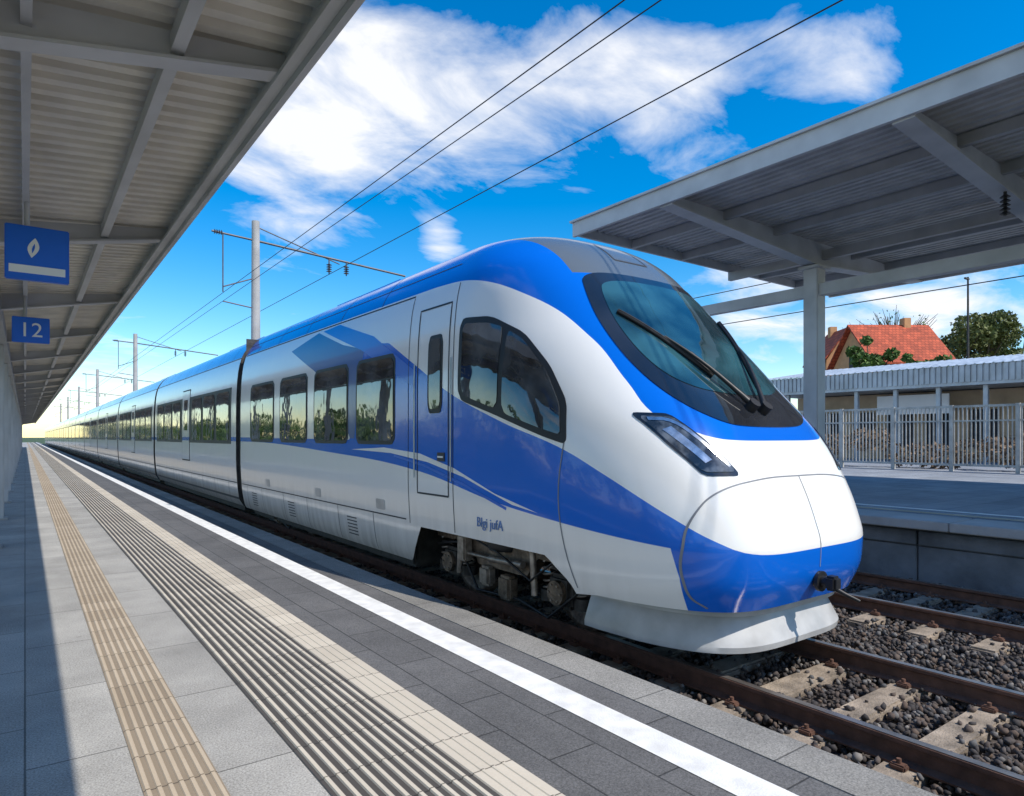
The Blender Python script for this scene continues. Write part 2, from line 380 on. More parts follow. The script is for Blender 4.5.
# headlights: one long lens with a slim light guide
hl=[(1.21,1.91),(1.02,1.895),(.90,1.68),(.75,1.39),(1.03,1.39),(1.13,1.62)]
patch(mb,chaikin(hl,2,.10),front_map,(1,-1),.006,BLK,.05)
c0=(1.0,1.64); hi=[(c0[0]+(a-c0[0])*.88,c0[1]+(b-c0[1])*.88) for a,b in hl]
patch(mb,chaikin(hi,2,.10),front_map,(1,-1),.012,LMP,.05)
strip(mb,chaikin([(1.15,1.85),(1.03,1.84),(.93,1.66),(.82,1.46)],2,.25,False),.028,front_map,(1,-1),.016,CHR,.03)
strip(mb,chaikin([(1.09,1.77),(1.04,1.66),(.96,1.50)],2,.25,False),.06,front_map,(1,-1),.0155,CHR,.03)
# cab side window
cw=[(6.30,3.02),(5.75,2.97),(5.25,2.74),(4.85,2.38),(4.58,2.02),(4.53,1.63),(4.85,1.71),(5.6,1.93),(6.32,2.12)]
patch(mb,chaikin(cw,3,.12),side_map,(1,-1),.006,RUB,.07)
cA=[(6.23,2.95),(5.78,2.90),(5.55,2.83),(5.55,1.98),(6.24,2.17)]
cB=[(5.47,2.79),(5.24,2.67),(4.88,2.33),(4.66,2.0),(4.61,1.72),(4.9,1.79),(5.47,1.95)]
for c in (cA,cB): patch(mb,chaikin(c,2,.1),side_map,(1,-1),.012,GLS,.08)
# doors
dr=[(6.52,1.02),(7.26,1.02),(7.26,3.24),(6.52,3.24),(6.52,1.02)]
strip(mb,dr,.022,side_map,(1,-1),.004,SEA)
dw=[(6.66,1.98),(7.0,1.98),(7.0,2.9),(6.66,2.9)]
patch(mb,chaikin(dw,2,.12),side_map,(1,-1),.007,RUB,.1)
dw=[(6.70,2.03),(6.96,2.03),(6.96,2.85),(6.70,2.85)]
patch(mb,chaikin(dw,2,.12),side_map,(1,-1),.012,GLS,.1)
patch(mb,[(6.60,1.42),(6.76,1.42),(6.76,1.52),(6.60,1.52)],side_map,(1,-1),.012,SEA,.1)
patch(mb,[(6.62,1.46),(6.74,1.46),(6.74,1.48),(6.62,1.48)],side_map,(1,-1),.02,WHT,.1)
for y in (6.46,7.33): strip(mb,[(y,1.2),(y,2.6)],.03,side_map,(1,-1),.012,STL)
for y0,y1 in ((7.87,9.13),(9.42,10.88),(11.2,12.72),(13.08,14.75)):
    p=[(y0,1.60),(y1,1.60),(y1,2.80),(y0,2.80)]
    patch(mb,chaikin(p,2,.07),side_map,(1,-1),.005,RUB,.12)
    q=[(y0+.05,1.65),(y1-.05,1.65),(y1-.05,2.75),(y0+.05,2.75)]
    patch(mb,chaikin(q,2,.07),side_map,(1,-1),.011,GLS,.12)
    strip(mb,[(y0+.05,2.47),(y1-.05,2.47)],.02,side_map,(1,-1),.014,RUB)
# livery shapes
patch(mb,[(12.2,3.26),(10.9,3.44),(9.7,3.1),(8.9,2.95),(9.2,1.68),(9.36,1.68),(9.8,2.3),(10.9,2.80)],side_map,(1,-1),.0022,DBL,.12)
patch(mb,[(10.7,3.44),(10.0,3.46),(8.6,3.10),(7.3,2.5),(7.3,2.3),(9.0,2.95)],side_map,(1,-1),.0026,BLU,.1)
patch(mb,[(9.3,1.52),(8,1.49),(7,1.40),(6.2,1.26),(5.3,1.03),(4.9,.985),(5.6,1.12),(6.4,1.35),(7.2,1.50),(8.2,1.56)],side_map,(1,-1),.0028,WHT,.1)
strip(mb,[(7.9,1.46),(7.1,1.36),(6.2,1.18),(5.4,.98)],.03,side_map,(1,-1),.0034,BLU)
# seams
strip(mb,[(6.42,.62),(6.42,3.45)],.014,side_map,(1,-1),.003,SEA)
strip(mb,[(7.5,.62),(7.5,3.45)],.014,side_map,(1,-1),.003,SEA)
strip(mb,chaikin([(4.56,1.66),(4.62,1.2),(4.56,.75),(4.42,.36)],2,.25,False),.014,side_map,(1,-1),.004,SGR)
strip(mb,[(7.5,3.47),(11,3.49),(15.5,3.5)],.02,side_map,(1,-1),.003,SEA)
strip(mb,[(7.6,.66),(15.5,.66)],.018,side_map,(1,-1),.003,SEA)
strip(mb,[(6.6,3.72),(15.5,3.72)],.012,side_map,(1,-1),.003,SEA)
for y in (8.6,9.9,11.3,12.6,14.0,15.1): strip(mb,[(y,.14),(y,.66)],.014,side_map,(1,-1),.003,SEA)
for y in (8.5,10.0,11.6,13.2,14.6): strip(mb,[(y,3.5),(y,3.95)],.015,side_map,(1,-1),.003,SEA)
for y in (9.2,12.0,14.4):
    for k in range(6): strip(mb,[(y,.26+k*.05),(y+.36,.26+k*.05)],.018,side_map,(1,-1),.003,SEA)
for y in (8.2,10.6,13.4): patch(mb,chaikin([(y,.72),(y+.28,.72),(y+.28,.86),(y,.86)],1,.1),side_map,(1,-1),.004,PLG,.2)
# hatch seam
hs_=chaikin([(0,1.37),(.5,1.37),(1.0,1.30),(1.19,1.05),(1.23,.72),(1.17,.45),(1.05,.36)],4,.25,False)
for s_ in (1,-1): strip(mb,hs_,.010,front_map,(s_,),.003,SGR,.03)
strip(mb,[(0,.62),(0,1.37)],.008,front_map,(1,),.003,SGR)
strip(mb,[(-.25,3.6),(.25,3.6)],.02,front_map,(1,),.004,SEA)
for o in (-.25,.25): strip(mb,[(o,3.6),(o*.9,3.85)],.02,front_map,(1,),.004,SEA)
mb.obj('lead_car_fittings',MATS,train)
# wipers
mb=MB()
def wip(p0,p1,bl):
    pts=[front_map(lerp(p0[0],p1[0],t),lerp(p0[1],p1[1],t),1,.05+.03*math.sin(t*3.1)) for t in [i/8 for i in range(9)]]
    mb.tube(pts,[.032,.026,.022,.02,.018,.016,.014,.012,.011],0,8)
    p2=[(lerp(p0[0],p1[0],t)+.035,lerp(p0[1],p1[1],t)+.04) for t in (0,.25,.5,.7)]
    mb.tube([front_map(a,b,1,.06) for a,b in p2],.008,0,6)
    q=[front_map(lerp(bl[0][0],bl[1][0],t),lerp(bl[0][1],bl[1][1],t),1,.028) for t in [i/10 for i in range(11)]]
    mb.tube(q,.02,0,6); mb.tube([v+Vector((0,-.015,.01)) for v in q],.010,0,6)
    a=front_map(p0[0],p0[1],1,.0); b=front_map(p0[0],p0[1],1,.09); mb.tube([a,b],.055,0,12)
wip((-.10,1.95),(-.56,2.60),[(-.80,2.88),(-.28,2.24)])
wip((.06,1.93),(.50,2.55),[(.72,2.92),(.30,2.15)])
mb.obj('windscreen_wipers',[m_black],train)
# plough
mb=MB()
rows=[(.38,1.10,3.16),(.30,1.16,3.12),(.26,1.17,3.13),(.245,1.10,3.20),(.20,1.12,3.18),(.02,1.19,3.10),(-.03,1.19,3.11),(-.05,1.12,3.25)]
G=[]
for z,W,y0 in rows:
    r=[]
    for i in range(41):
        a=-1+2*i/40; a=math.copysign(abs(a)**.6,a); 
        r.append((W*a,y0+1.25*(1-math.sqrt(max(0,1-abs(a)**4.2))),z))
    G.append([(r[0][0],4.55,z)]+r+[(r[-1][0],4.55,z)])
n=len(G[0])
mb.add([p for r in G for p in r],[(i*n+j,i*n+j+1,(i+1)*n+j+1,(i+1)*n+j) for i in range(len(G)-1) for j in range(n-1)],0,True)
mb.add(G[-1],[tuple(range(n))],1)
o=mb.obj('nose_valance',[m_plough,m_under],train)
es=o.modifiers.new('split','EDGE_SPLIT'); es.split_angle=math.radians(35)
# coupler
mb=MB()
mb.tube([(0,3.1,.50),(0,2.86,.50)],.05,0,12); mb.bbox(-.055,.055,2.80,2.9,.44,.56,0,.02)
mb.tube([(0,2.86,.47),(.03,2.76,.42),(.10,2.68,.37)],[.022,.018,.014],0,8)
mb.tube([(.0,2.965,.5),(.0,2.935,.5)],.085,0,20)
mb.obj('coupler',[m_black,m_steel],train)
# bogie
def bogie(yc,name):
    mb=MB()
    for dy in (-1.02,1.02):
        y=yc+dy
        for sx in (-1,1):
            xw=.72*sx
            ring=lambda r,x: [(x,y+r*math.cos(t),ZR+.43+r*math.sin(t)) for t in [2*math.pi*k/36 for k in range(36)]]
            prof=[(.44,-.07),(.455,-.05),(.43,-.04),(.43,.06),(.36,.065),(.34,.03),(.16,.02),(.14,.08),(.02,.08)]
            vs=[];
            for r,dx in prof: vs+=ring(r,xw+sx*dx)
            mb.add(vs,[(i*36+k,i*36+(k+1)%36,(i+1)*36+(k+1)%36,(i+1)*36+k) for i in range(len(prof)-1) for k in range(36)],0,True)
            vs2=ring(.44,xw-sx*.07)+ring(.02,xw-sx*.07); mb.add(vs2,[(k,(k+1)%36,36+(k+1)%36,36+k) for k in range(36)],0)
            mb.bbox(min(sx*.9,sx*1.14),max(sx*.9,sx*1.14),y-.17,y+.17,ZR+.27,ZR+.60,1,.04)
            mb.tube([(sx*1.13,y,ZR+.43),(sx*1.19,y,ZR+.43)],.12,0,16)
            for a in range(6):
                t=a*math.pi/3; mb.tube([(sx*1.18,y+.085*math.cos(t),ZR+.43+.085*math.sin(t)),(sx*1.205,y+.085*math.cos(t),ZR+.43+.085*math.sin(t))],.012,2,6)
            for yy in (y-.25,y+.25):
                pts=[(sx*1.03+.07*math.cos(t),yy+.07*math.sin(t),ZR+.40+t*.0105) for t in [k*.5 for k in range(56)]]
                mb.tube(pts,.014,2,5); mb.tube([(sx*1.03,yy,ZR+.30),(sx*1.03,yy,ZR+.41)],.10,1,12)
            mb.tube([(sx*1.2,y+.3*(-1 if dy>0 else 1),ZR+.35),(sx*1.2,y+.34*(-1 if dy>0 else 1),ZR+.85)],.035,2,8)
        mb.tube([(-1,y,ZR+.43),(1,y,ZR+.43)],.08,1,12)
    for sx in (-1,1):
        x0,x1=sorted((sx*.96,sx*1.10))
        pr=[(yc-1.4,ZR+.70),(yc-.65,ZR+.70),(yc-.45,ZR+.48),(yc+.45,ZR+.48),(yc+.65,ZR+.70),(yc+1.4,ZR+.70),(yc+1.4,ZR+.86),(yc-1.4,ZR+.86)]
        vs=[(x0,a,b) for a,b in pr]+[(x1,a,b) for a,b in pr]; k=len(pr)
        mb.add(vs,[(i,(i+1)%k,k+(i+1)%k,k+i) for i in range(k)]+[tuple(range(k)),tuple(range(k,2*k))],0)
        mb.tube([(sx*1.0,yc,ZR+.70),(sx*1.0,yc,ZR+.76),(sx*1.0,yc,ZR+.86)],[.22,.25,.22],3,20)
        mb.tube([(sx*1.18,yc-.5,ZR+.62),(sx*1.18,yc+.1,ZR+.60)],.04,2,10)
        mb.tube([(sx*1.18,yc+.1,ZR+.60),(sx*1.18,yc+.55,ZR+.60)],.022,2,8)
        mb.bbox(min(sx*1.08,sx*1.22),max(sx*1.08,sx*1.22),yc-.30,yc-.08,ZR+.2,ZR+.46,0,.03)
        mb.bbox(min(sx*1.08,sx*1.2),max(sx*1.08,sx*1.2),yc+.12,yc+.32,ZR+.28,ZR+.5,2,.03)
        mb.bbox(min(sx*1.12,sx*1.24),max(sx*1.12,sx*1.24),yc+.55,yc+.72,ZR+.5,ZR+.8,2,.02)
        mb.tube([(sx*1.15,yc-1.35,ZR+.5),(sx*1.17,yc-.9,ZR+.16),(sx*1.15,yc-.4,ZR+.24),(sx*1.15,yc+.4,ZR+.2),(sx*1.16,yc+.8,ZR+.7),(sx*1.16,yc+1.3,ZR+.62)],.016,3,6)
        mb.tube([(sx*1.22,yc-1.2,ZR+.84),(sx*1.24,yc-.7,ZR+.5),(sx*1.22,yc-.1,ZR+.7),(sx*1.22,yc+.7,ZR+.86)],.013,3,6)
        for dy in (-.55,.55): mb.bbox(min(sx*.7,sx*.82),max(sx*.7,sx*.82),yc+dy-.06,yc+dy+.06,ZR+.25,ZR+.6,3,.02)
    mb.bbox(-1,1,yc-.25,yc+.25,ZR+.5,ZR+.75,1,.05)
    return mb.obj(name,[m_bog,m_under,m_steel2,m_black],train)
bogie(6.0,'front_bogie')
bogie(14.0,'rear_bogie')
# trailing cars
K_=[(max(0,Wf(z)),z) for z in zs[::3]+[zs[-1]]]
SEC=[(-a,b) for a,b in K_]+[(a,b) for a,b in K_[::-1]]
NC=15; CL=12.05
for c in range(NC):
    y0=15.95+c*CL; y1=y0+CL-.35
    mb=MB(); n=len(SEC)
    vs=[]
    for y in (y0,y1): vs+=[(a,y,b if b>.1 else .12) for a,b in SEC]
    mb.add(vs,[(i,i+1,n+i+1,n+i) for i in range(n-1)],0,True)
    mb.add(vs[:n],[tuple(range(n))],4); mb.add(vs[n:],[tuple(range(n))],4)
    mb.box(-1.2,1.2,y0+.3,y1-.3,-.02,.3,4)
    nw=7; pitch=(y1-y0-1.0)/nw
    near=(c<6)
    for sx in (-1,1):
        patch(mb,[(y0+.45,1.54),(y1-.45,1.54),(y1-.45,2.86),(y0+.45,2.86)],side_map,(sx,),.004,1,.5)
        for k in range(nw):
            a=y0+.5+k*pitch+.1; b=a+pitch-.2
            if k==3:
                for (p,q,zl,zh,e,mi) in ((a+.1,b-.1,1.0,3.1,.006,4),(a+.14,b-.14,1.04,3.06,.010,0),(a+.4,b-.4,1.9,2.8,.014,2)):
                    patch(mb,[(p,zl),(q,zl),(q,zh),(p,zh)],side_map,(sx,),e,mi,.3)
            else:
                pp=[(a+.04,1.62),(b-.04,1.62),(b-.04,2.78),(a+.04,2.78)]
                patch(mb,chaikin(pp,1,.07) if near else pp,side_map,(sx,),.013,2,.4)
    if near:
        strip(mb,[(y0,.66),(y1,.66)],.02,side_map,(1,-1),.003,3,1)
        strip(mb,[(y0,3.5),(y1,3.5)],.02,side_map,(1,-1),.003,3,1)
        strip(mb,[(y0,.3),(y1,.3)],.05,side_map,(1,-1),.003,3,1)
        for k in range(8):
            yy=y0+.8+k*1.45; strip(mb,[(yy,.14),(yy,.66)],.016,side_map,(1,-1),.003,3)
            strip(mb,[(yy,3.5),(yy,3.95)],.014,side_map,(1,-1),.003,3)
    mb.bbox(-.6,.6,y0+1,y0+4.5,4.06,4.20,5,.04); mb.bbox(-.55,.55,y0+6.2,y0+9.8,4.06,4.19,5,.04)
    mb.obj('trailing_car_%02d'%(c+1),[m_liv,m_black,m_glass,m_seam,m_under,m_blue],train)
# gangway bellows
mb=MB()
for c in range(NC):
    y0=15.55+c*CL if c else 15.55
    for k in range(4):
        yy=y0+.02+k*.095
        S2=[(a*(1-.05/1.5),lerp(2.2,b,1-.05/2.2)) for a,b in SEC[::2]]; n=len(S2)
        vs=[(a,yy,b) for a,b in S2]+[(a,yy+.06,b) for a,b in S2]
        mb.add(vs,[(i,(i+1)%n,n+(i+1)%n,n+i) for i in range(n)]+[tuple(range(n)),tuple(range(n,2*n))],0)
    S2=[(a*.86,lerp(2.2,b,.93)) for a,b in SEC[::2]]; n=len(S2)
    vs=[(a,y0-.02,b) for a,b in S2]+[(a,y0+.44,b) for a,b in S2]
    mb.add(vs,[(i,(i+1)%n,n+(i+1)%n,n+i) for i in range(n)],0)
mb.obj('gangway_bellows',[m_black],train)
mb=MB(); mb.bbox(-.6,.6,9.5,12.2,4.06,4.20,0,.04); mb.bbox(-.55,.55,13,15,4.06,4.19,0,.04)
mb.obj('roof_equipment',[m_blue],train)
text('side_lettering','Blgi jufA',.145,(-1.462,5.95,.75),(math.radians(90),0,math.radians(-90)),m_letter,train,.003)
# ------------------------------------------------------------------ ground
def gmat():
    m,nt,b=newmat('ballast_ground')
    tc=nn(nt,'ShaderNodeTexCoord'); v=nn(nt,'ShaderNodeTexVoronoi'); v.inputs['Scale'].default_value=26; nt.links.new(tc.outputs['Object'],v.inputs['Vector'])
    n=nn(nt,'ShaderNodeTexNoise'); n.inputs['Scale'].default_value=.8; n.inputs['Detail'].default_value=8; nt.links.new(tc.outputs['Object'],n.inputs['Vector'])
    s=nn(nt,'ShaderNodeSeparateColor'); nt.links.new(v.outputs['Color'],s.inputs[0])
    c=mixc(nt,s.outputs[0],(.035,.03,.028),(.12,.10,.09)); c=mixc(nt,mathn(nt,'MULTIPLY',n.outputs[0],.5),c,(.05,.035,.03))
    nt.links.new(c,b.inputs['Base Color']); b.inputs['Roughness'].default_value=.9
    bp=nn(nt,'ShaderNodeBump'); bp.inputs['Strength'].default_value=1; bp.inputs['Distance'].default_value=.04; bp.invert=True
    nt.links.new(v.outputs['Distance'],bp.inputs['Height']); nt.links.new(bp.outputs[0],b.inputs['Normal'])
    return m
m_bal=gmat()
m_grass=M('grass_ground',(.05,.08,.025),.9,0,.4,.3)
mb=MB(); mb.sheet(-2500,2500,-1500,3500,-.72,0); mb.obj('ground',[m_grass])
mb=MB(); mb.sheet(3.3,11.2,-30,260,-.49,0); mb.obj('ballast_bed',[m_bal])
t=(1+5**.5)/2
IV=np.array([(-1,t,0),(1,t,0),(-1,-t,0),(1,-t,0),(0,-1,t),(0,1,t),(0,-1,-t),(0,1,-t),(t,0,-1),(t,0,1),(-t,0,-1),(-t,0,1)])/1.9
IF=np.array([(0,11,5),(0,5,1),(0,1,7),(0,7,10),(0,10,11),(1,5,9),(5,11,4),(11,10,2),(10,7,6),(7,1,8),(3,9,4),(3,4,2),(3,2,6),(3,6,8),(3,8,9),(4,9,5),(2,4,11),(6,2,10),(8,6,7),(9,8,1)])
def stones(name,N,x0,x1,y0,y1,z,zj,mat,s0=.016,s1=.034):
    c=np.stack([rng.uniform(x0,x1,N),y0+(y1-y0)*rng.uniform(0,1,N)**1.4,z+rng.uniform(-.015,zj,N)],1)
    ph=np.abs(((c[:,1]-.1)/.62+.5)%1-.5)*.62; on=(ph<.14)&((np.abs(c[:,0]-5.35)<1.32)|(np.abs(c[:,0]-9)<1.32))
    c[on,2]-=.035
    lie=on&(rng.uniform(0,1,N)<.07+.22*(ph>.09)); c[lie,2]=-.405
    c[~on,2]+=rng.uniform(0,.05,(~on).sum())
    sc=rng.uniform(s0,s1,(N,1,1))*rng.uniform(.6,1.3,(N,1,3))
    q=rng.normal(size=(N,4)); q/=np.linalg.norm(q,axis=1,keepdims=True); a,b,c_,d=q.T
    Rm=np.stack([np.stack([1-2*(c_*c_+d*d),2*(b*c_-a*d),2*(b*d+a*c_)],1),np.stack([2*(b*c_+a*d),1-2*(b*b+d*d),2*(c_*d-a*b)],1),np.stack([2*(b*d-a*c_),2*(c_*d+a*b),1-2*(b*b+c_*c_)],1)],1)
    jit=rng.uniform(.65,1.25,(N,12,1))
    v=(IV[None]*jit)*sc; v=np.einsum('nij,nkj->nki',Rm,v)+c[:,None,:]
    f=IF[None]+(np.arange(N)*12)[:,None,None]
    me=bpy.data.meshes.new(name); me.vertices.add(N*12); me.vertices.foreach_set('co',v.reshape(-1).astype(np.float32))
    me.loops.add(N*60); me.loops.foreach_set('vertex_index',f.reshape(-1).astype(np.int32))
    me.polygons.add(N*20); me.polygons.foreach_set('loop_start',np.arange(0,N*60,3,dtype=np.int32))
    me.update(calc_edges=True); me.validate(); me.materials.append(mat)
    o=bpy.data.objects.new(name,me); COL.objects.link(o); return o
def stonemat():
    m,nt,b=newmat('ballast_stone'); g=nn(nt,'ShaderNodeNewGeometry')
    r=nn(nt,'ShaderNodeValToRGB'); e=r.color_ramp.elements; e[0].color=(.03,.026,.025,1); e[1].color=(.22,.20,.18,1)
    for p,c in ((.4,(.06,.052,.05,1)),(.7,(.11,.075,.055,1)),(.85,(.09,.09,.092,1))):
        x=r.color_ramp.elements.new(p); x.color=c
    nt.links.new(g.outputs['Random Per Island'],r.inputs[0]); nt.links.new(r.outputs[0],b.inputs['Base Color']); b.inputs['Roughness'].default_value=.85
    return m
m_stone=stonemat()
stones('ballast_stones',36000,3.55,10.6,-1.2,10.5,-.475,.02,m_stone)
def track(xc,name):
    e=empty(name,(xc,0,0)); mb=MB()
    RP=[(-.075,-.16),(.075,-.16),(.075,-.148),(.015,-.13),(.011,-.045),(.036,-.032),(.036,-.006),(.028,0),(-.028,0),(-.036,-.006),(-.036,-.032),(-.011,-.045),(-.015,-.13),(-.075,-.148)]
    for sx in (-.7525,.7525):
        pts=[(a,b+ZR) for a,b in RP]; mb.prof(pts,-30,250,0,sx)
        mb.box(sx-.030,sx+.030,-30,250,ZR+.0015,ZR+.0035,1)
    mb.obj('rails',[m_rust,m_rtop],e,True)
    mb=MB()
    for k in range(-14,150):
        y=k*.62+.1; w2=.125
        mb.bbox(-1.3,1.3,y-w2,y+w2,-.56,ZR-.163,0,.02) if k<30 else mb.box(-1.3,1.3,y-w2,y+w2,-.56,ZR-.163,0)
        if k<25:
            for sx in (-.7525,.7525):
                for d in (-.11,.11):
                    mb.bbox(sx+d-.035,sx+d+.035,y-.05,y+.05,ZR-.165,ZR-.125,1,.01); mb.tube([(sx+d,y,ZR-.13),(sx+d,y,ZR-.095)],.016,1,6)
    mb.obj('sleepers',[m_slp,m_rust],e)
track(XC,'railway_track'); track(9.0,'railway_track')
# ------------------------------------------------------------------ near platform
m_p1=paver('granite_pavers_light',(.38,.365,.335),1.2,.6,ox=0.0,oy=0.0,var=.09)
m_p2=paver('granite_pavers_dark',(.13,.127,.125),.9,.33,ox=0,oy=.09,var=.08)
m_edge=paver('platform_edge_slabs',(.25,.24,.22),1.0,.6,oy=.03)
m_line=M('white_line_paint',(.76,.75,.72),.6,0,.14,7,bump=.2,bscale=90)
def tact(name,c1,c2,bw):
    m,nt,b=newmat(name); tc=nn(nt,'ShaderNodeTexCoord'); sp=nn(nt,'ShaderNodeSeparateXYZ'); nt.links.new(tc.outputs['Object'],sp.inputs[0])
    n=nn(nt,'ShaderNodeTexNoise'); n.inputs['Scale'].default_value=3; n.inputs['Detail'].default_value=9; nt.links.new(tc.outputs['Object'],n.inputs['Vector'])
    g=nn(nt,'ShaderNodeTexNoise'); g.inputs['Scale'].default_value=80; g.inputs['Detail'].default_value=4; nt.links.new(tc.outputs['Object'],g.inputs['Vector'])
    fr=mathn(nt,'FRACT',mathn(nt,'DIVIDE',sp.outputs[1],bw)); j=mathn(nt,'LESS_THAN',fr,.015/bw*.6)
    fl=mathn(nt,'FLOOR',mathn(nt,'DIVIDE',sp.outputs[1],bw)); wn=nn(nt,'ShaderNodeTexWhiteNoise'); wn.noise_dimensions='1D'; nt.links.new(fl,wn.inputs['W'])
    f=mathn(nt,'MULTIPLY_ADD',wn.outputs[0],.3,mathn(nt,'MULTIPLY_ADD',n.outputs[0],.4,mathn(nt,'MULTIPLY',g.outputs[0],.3)))
    c=mixc(nt,f,c1,c2); c=mixc(nt,j,c,tuple(x*.4 for x in c1))
    nt.links.new(c,b.inputs['Base Color']); b.inputs['Roughness'].default_value=.8
    return m
m_tb=tact('tactile_beige',(.34,.26,.17),(.60,.50,.38),.4)
m_tb2=tact('tactile_cream',(.40,.35,.28),(.68,.61,.50),.4)
m_dk=tact('tactile_base_dark',(.04,.036,.033),(.09,.08,.073),.4)
m_tbd=tact('tactile_beige_base',(.20,.155,.11),(.32,.26,.185),.4)
plat=empty('station_platform')
mb=MB(); YA,YB=-12,260
mb.box(-4.6,3.40,YA,YB,-.62,-.004,0); mb.obj('platform_body',[m_conc],plat)
mb=MB(); mb.sheet(-4.6,3.16,YA,YB,0,0); mb.obj('paving',[m_p1],plat)
mb=MB(); mb.sheet(2.06,3.155,YA,YB,.004,0); mb.obj('dark_paving',[m_p2],plat)
mb=MB(); mb.bbox(3.16,3.50,YA,YB,-.14,.003,0,.012); mb.obj('platform_coping',[m_edge],plat)
mb=MB(); mb.sheet(2.71,2.945,YA,YB,.008,0); mb.obj('white_line',[m_line],plat)
mb=MB(); mb.sheet(.455,.785,YA,YB,.004,0)
k=7
for i in range(k):
    x=.475+i*(.29/(k-1)); mb.prof([(x-.013,.0045),(x+.013,.0045),(x+.008,.011),(x-.008,.011)],YA,YB,1)
mb.obj('tactile_guide_strip',[m_tbd,m_tb],plat)
mb=MB(); mb.sheet(1.17,2.06,YA,YB,.006,0)
for i in range(10):
    x=1.205+i*.062; mb.prof([(x-.0145,.0065),(x+.0145,.0065),(x+.010,.016),(x-.010,.016)],YA,YB,1)
mb.prof([(1.81,.0065),(2.055,.0065),(2.05,.014),(1.815,.014)],YA,YB,1)
for i in range(3):
    x=1.87+i*.063; mb.prof([(x-.012,.0145),(x+.012,.0145),(x+.008,.019),(x-.008,.019)],YA,YB,1)
mb.obj('ribbed_warning_strip',[m_dk,m_tb2],plat)
# ------------------------------------------------------------------ left canopy
can=empty('platform_canopy')
def zc(x): return 3.76+.155*abs(x+.1) if x>-.45 else 3.76+.155*abs(x+.8)
mb=MB(); YC0,YC1=-9,135
y=YC0; prof=[]
while y<YC1:
    prof+=[(y,0),(y+.08,0),(y+.10,.05),(y+.16,.05),(y+.18,0)]; y+=.18
for (xa,xb) in ((-.45,1.33),(-2.2,-.45)):
    vs=[(x,yy,zc(x)+.14+dz) for (yy,dz) in prof for x in (xa+.001,xb)]
    mb.add(vs,[(2*i,2*i+1,2*i+3,2*i+2) for i in range(len(prof)-1)],0)
mb.obj('roof_deck',[m_deckL],can,False)
mb=MB()
xe=1.36; ze=H+1.617*1.36
mb.box(xe-.03,xe+.01,YC0,YC1,ze-.02,ze+.30,1)
mb.box(xe-.10,xe-.031,YC0,YC1,ze+.03,ze+.06,1)
mb.box(.67,.74,YC0,YC1,zc(.7)+.02,zc(.7)+.13,1)
mb.box(-.02,.03,YC0,YC1,zc(0)+.04,zc(0)+.13,1)
mb.box(-.60,-.30,YC0,YC1,3.60,3.86,0)
mb.box(-2.23,-2.17,YC0,YC1,zc(-2.2),zc(-2.2)+.26,1)
ys=[4.25+4.35*k for k in range(-3,30)]
for y in ys:
    for (a,b,m0) in ((-.3,xe-.032,0),(-2.17,-.6,0)):
        zA,zB=(zc(a),zc(b)); t0,t1=(.24,.12) if a>-1 else (.12,.24)
        for (w_,d0) in ((.012,0),(.07,-.02)):
            vs=[(a,y-w_,zA+.13 if d0==0 else zA+.13-t0),(b,y-w_,zB+.13 if d0==0 else zB+.13-t1),(b,y-w_,zB+.13-t1+(0 if d0==0 else -.02)),(a,y-w_,zA+.13-t0+(0 if d0==0 else -.02))]
            vs+=[(p[0],y+w_,p[2]) for p in vs]
            mb.add(vs,[(0,1,2,3),(4,7,6,5),(0,4,5,1),(1,5,6,2),(2,6,7,3),(3,7,4,0)],1)
for y in ys[3:]:
    mb.bbox(-.55,-.35,y-.1,y+.1,0,3.6,1,.015); mb.bbox(-.62,-.28,y-.17,y+.17,.0,.04,0,.01)
mb.obj('canopy_frame',[m_cgrey,m_clight],can)
def sign(y,x0,x1,z0,z1,kind):
    e=empty('platform_sign'); mb=MB()
    mb.bbox(x0,x1,y-.03,y+.03,z0,z1,0,.008)
    xm=(x0+x1)/2
    mb.tube([(x0+.16,y+.05,z0-.0),(x0+.16,y+.05,zc(x0+.16)+.12)],.022,2,10)
    if kind==0:
        mb.box(x0+.03,x1-.03,y-.034,y-.031,z0+.06,z0+.13,1)
        L=[(.042*math.sin(math.pi*k/12),-.09+.18*k/12) for k in range(13)]
        lf=L+[(-a,b) for a,b in L[-2:0:-1]]
        mb.add([(xm-.03+a+b*.15,y-.033,z0+.29+b) for a,b in lf],[tuple(range(len(lf)))],1)
        mb.add([(xm-.03+a*.22+b*.1,y-.036,z0+.285+b*.5) for a,b in lf],[tuple(range(len(lf)))],0)
    mb.obj('board',[m_signb,m_signw,m_clight],e)
    if kind==1: text('digits','12',.30,(x0+.08,y-.034,z0+.09),(math.radians(90),0,0),m_signw,e)
    return e
sign(7.36,-.146,.328,3.10,3.585,0)
sign(12.3,-.158,.303,3.11,3.49,1)
def bench(y):
    e=empty('platform_bench',(-.9,y,0)); mb=MB()
    for i in range(4): mb.bbox(-.25+i*.11,-.16+i*.11,-.9,.9,.43,.46,0,.008)
    for i in range(3): mb.bbox(-.30,-.27,-.9,.9,.55+i*.13,.64+i*.13,0,.008)
    for yy in (-.7,.7):
        mb.bbox(-.28,.2,yy-.03,yy+.03,.38,.43,1,.01); mb.bbox(-.08,-.0,yy-.03,yy+.03,0,.38,1,.01); mb.bbox(-.27,-.24,yy-.03,yy+.03,.43,.95,1,.01)
    mb.obj('bench_parts',[m_slp,m_steel],e)
bench(19); bench(36)
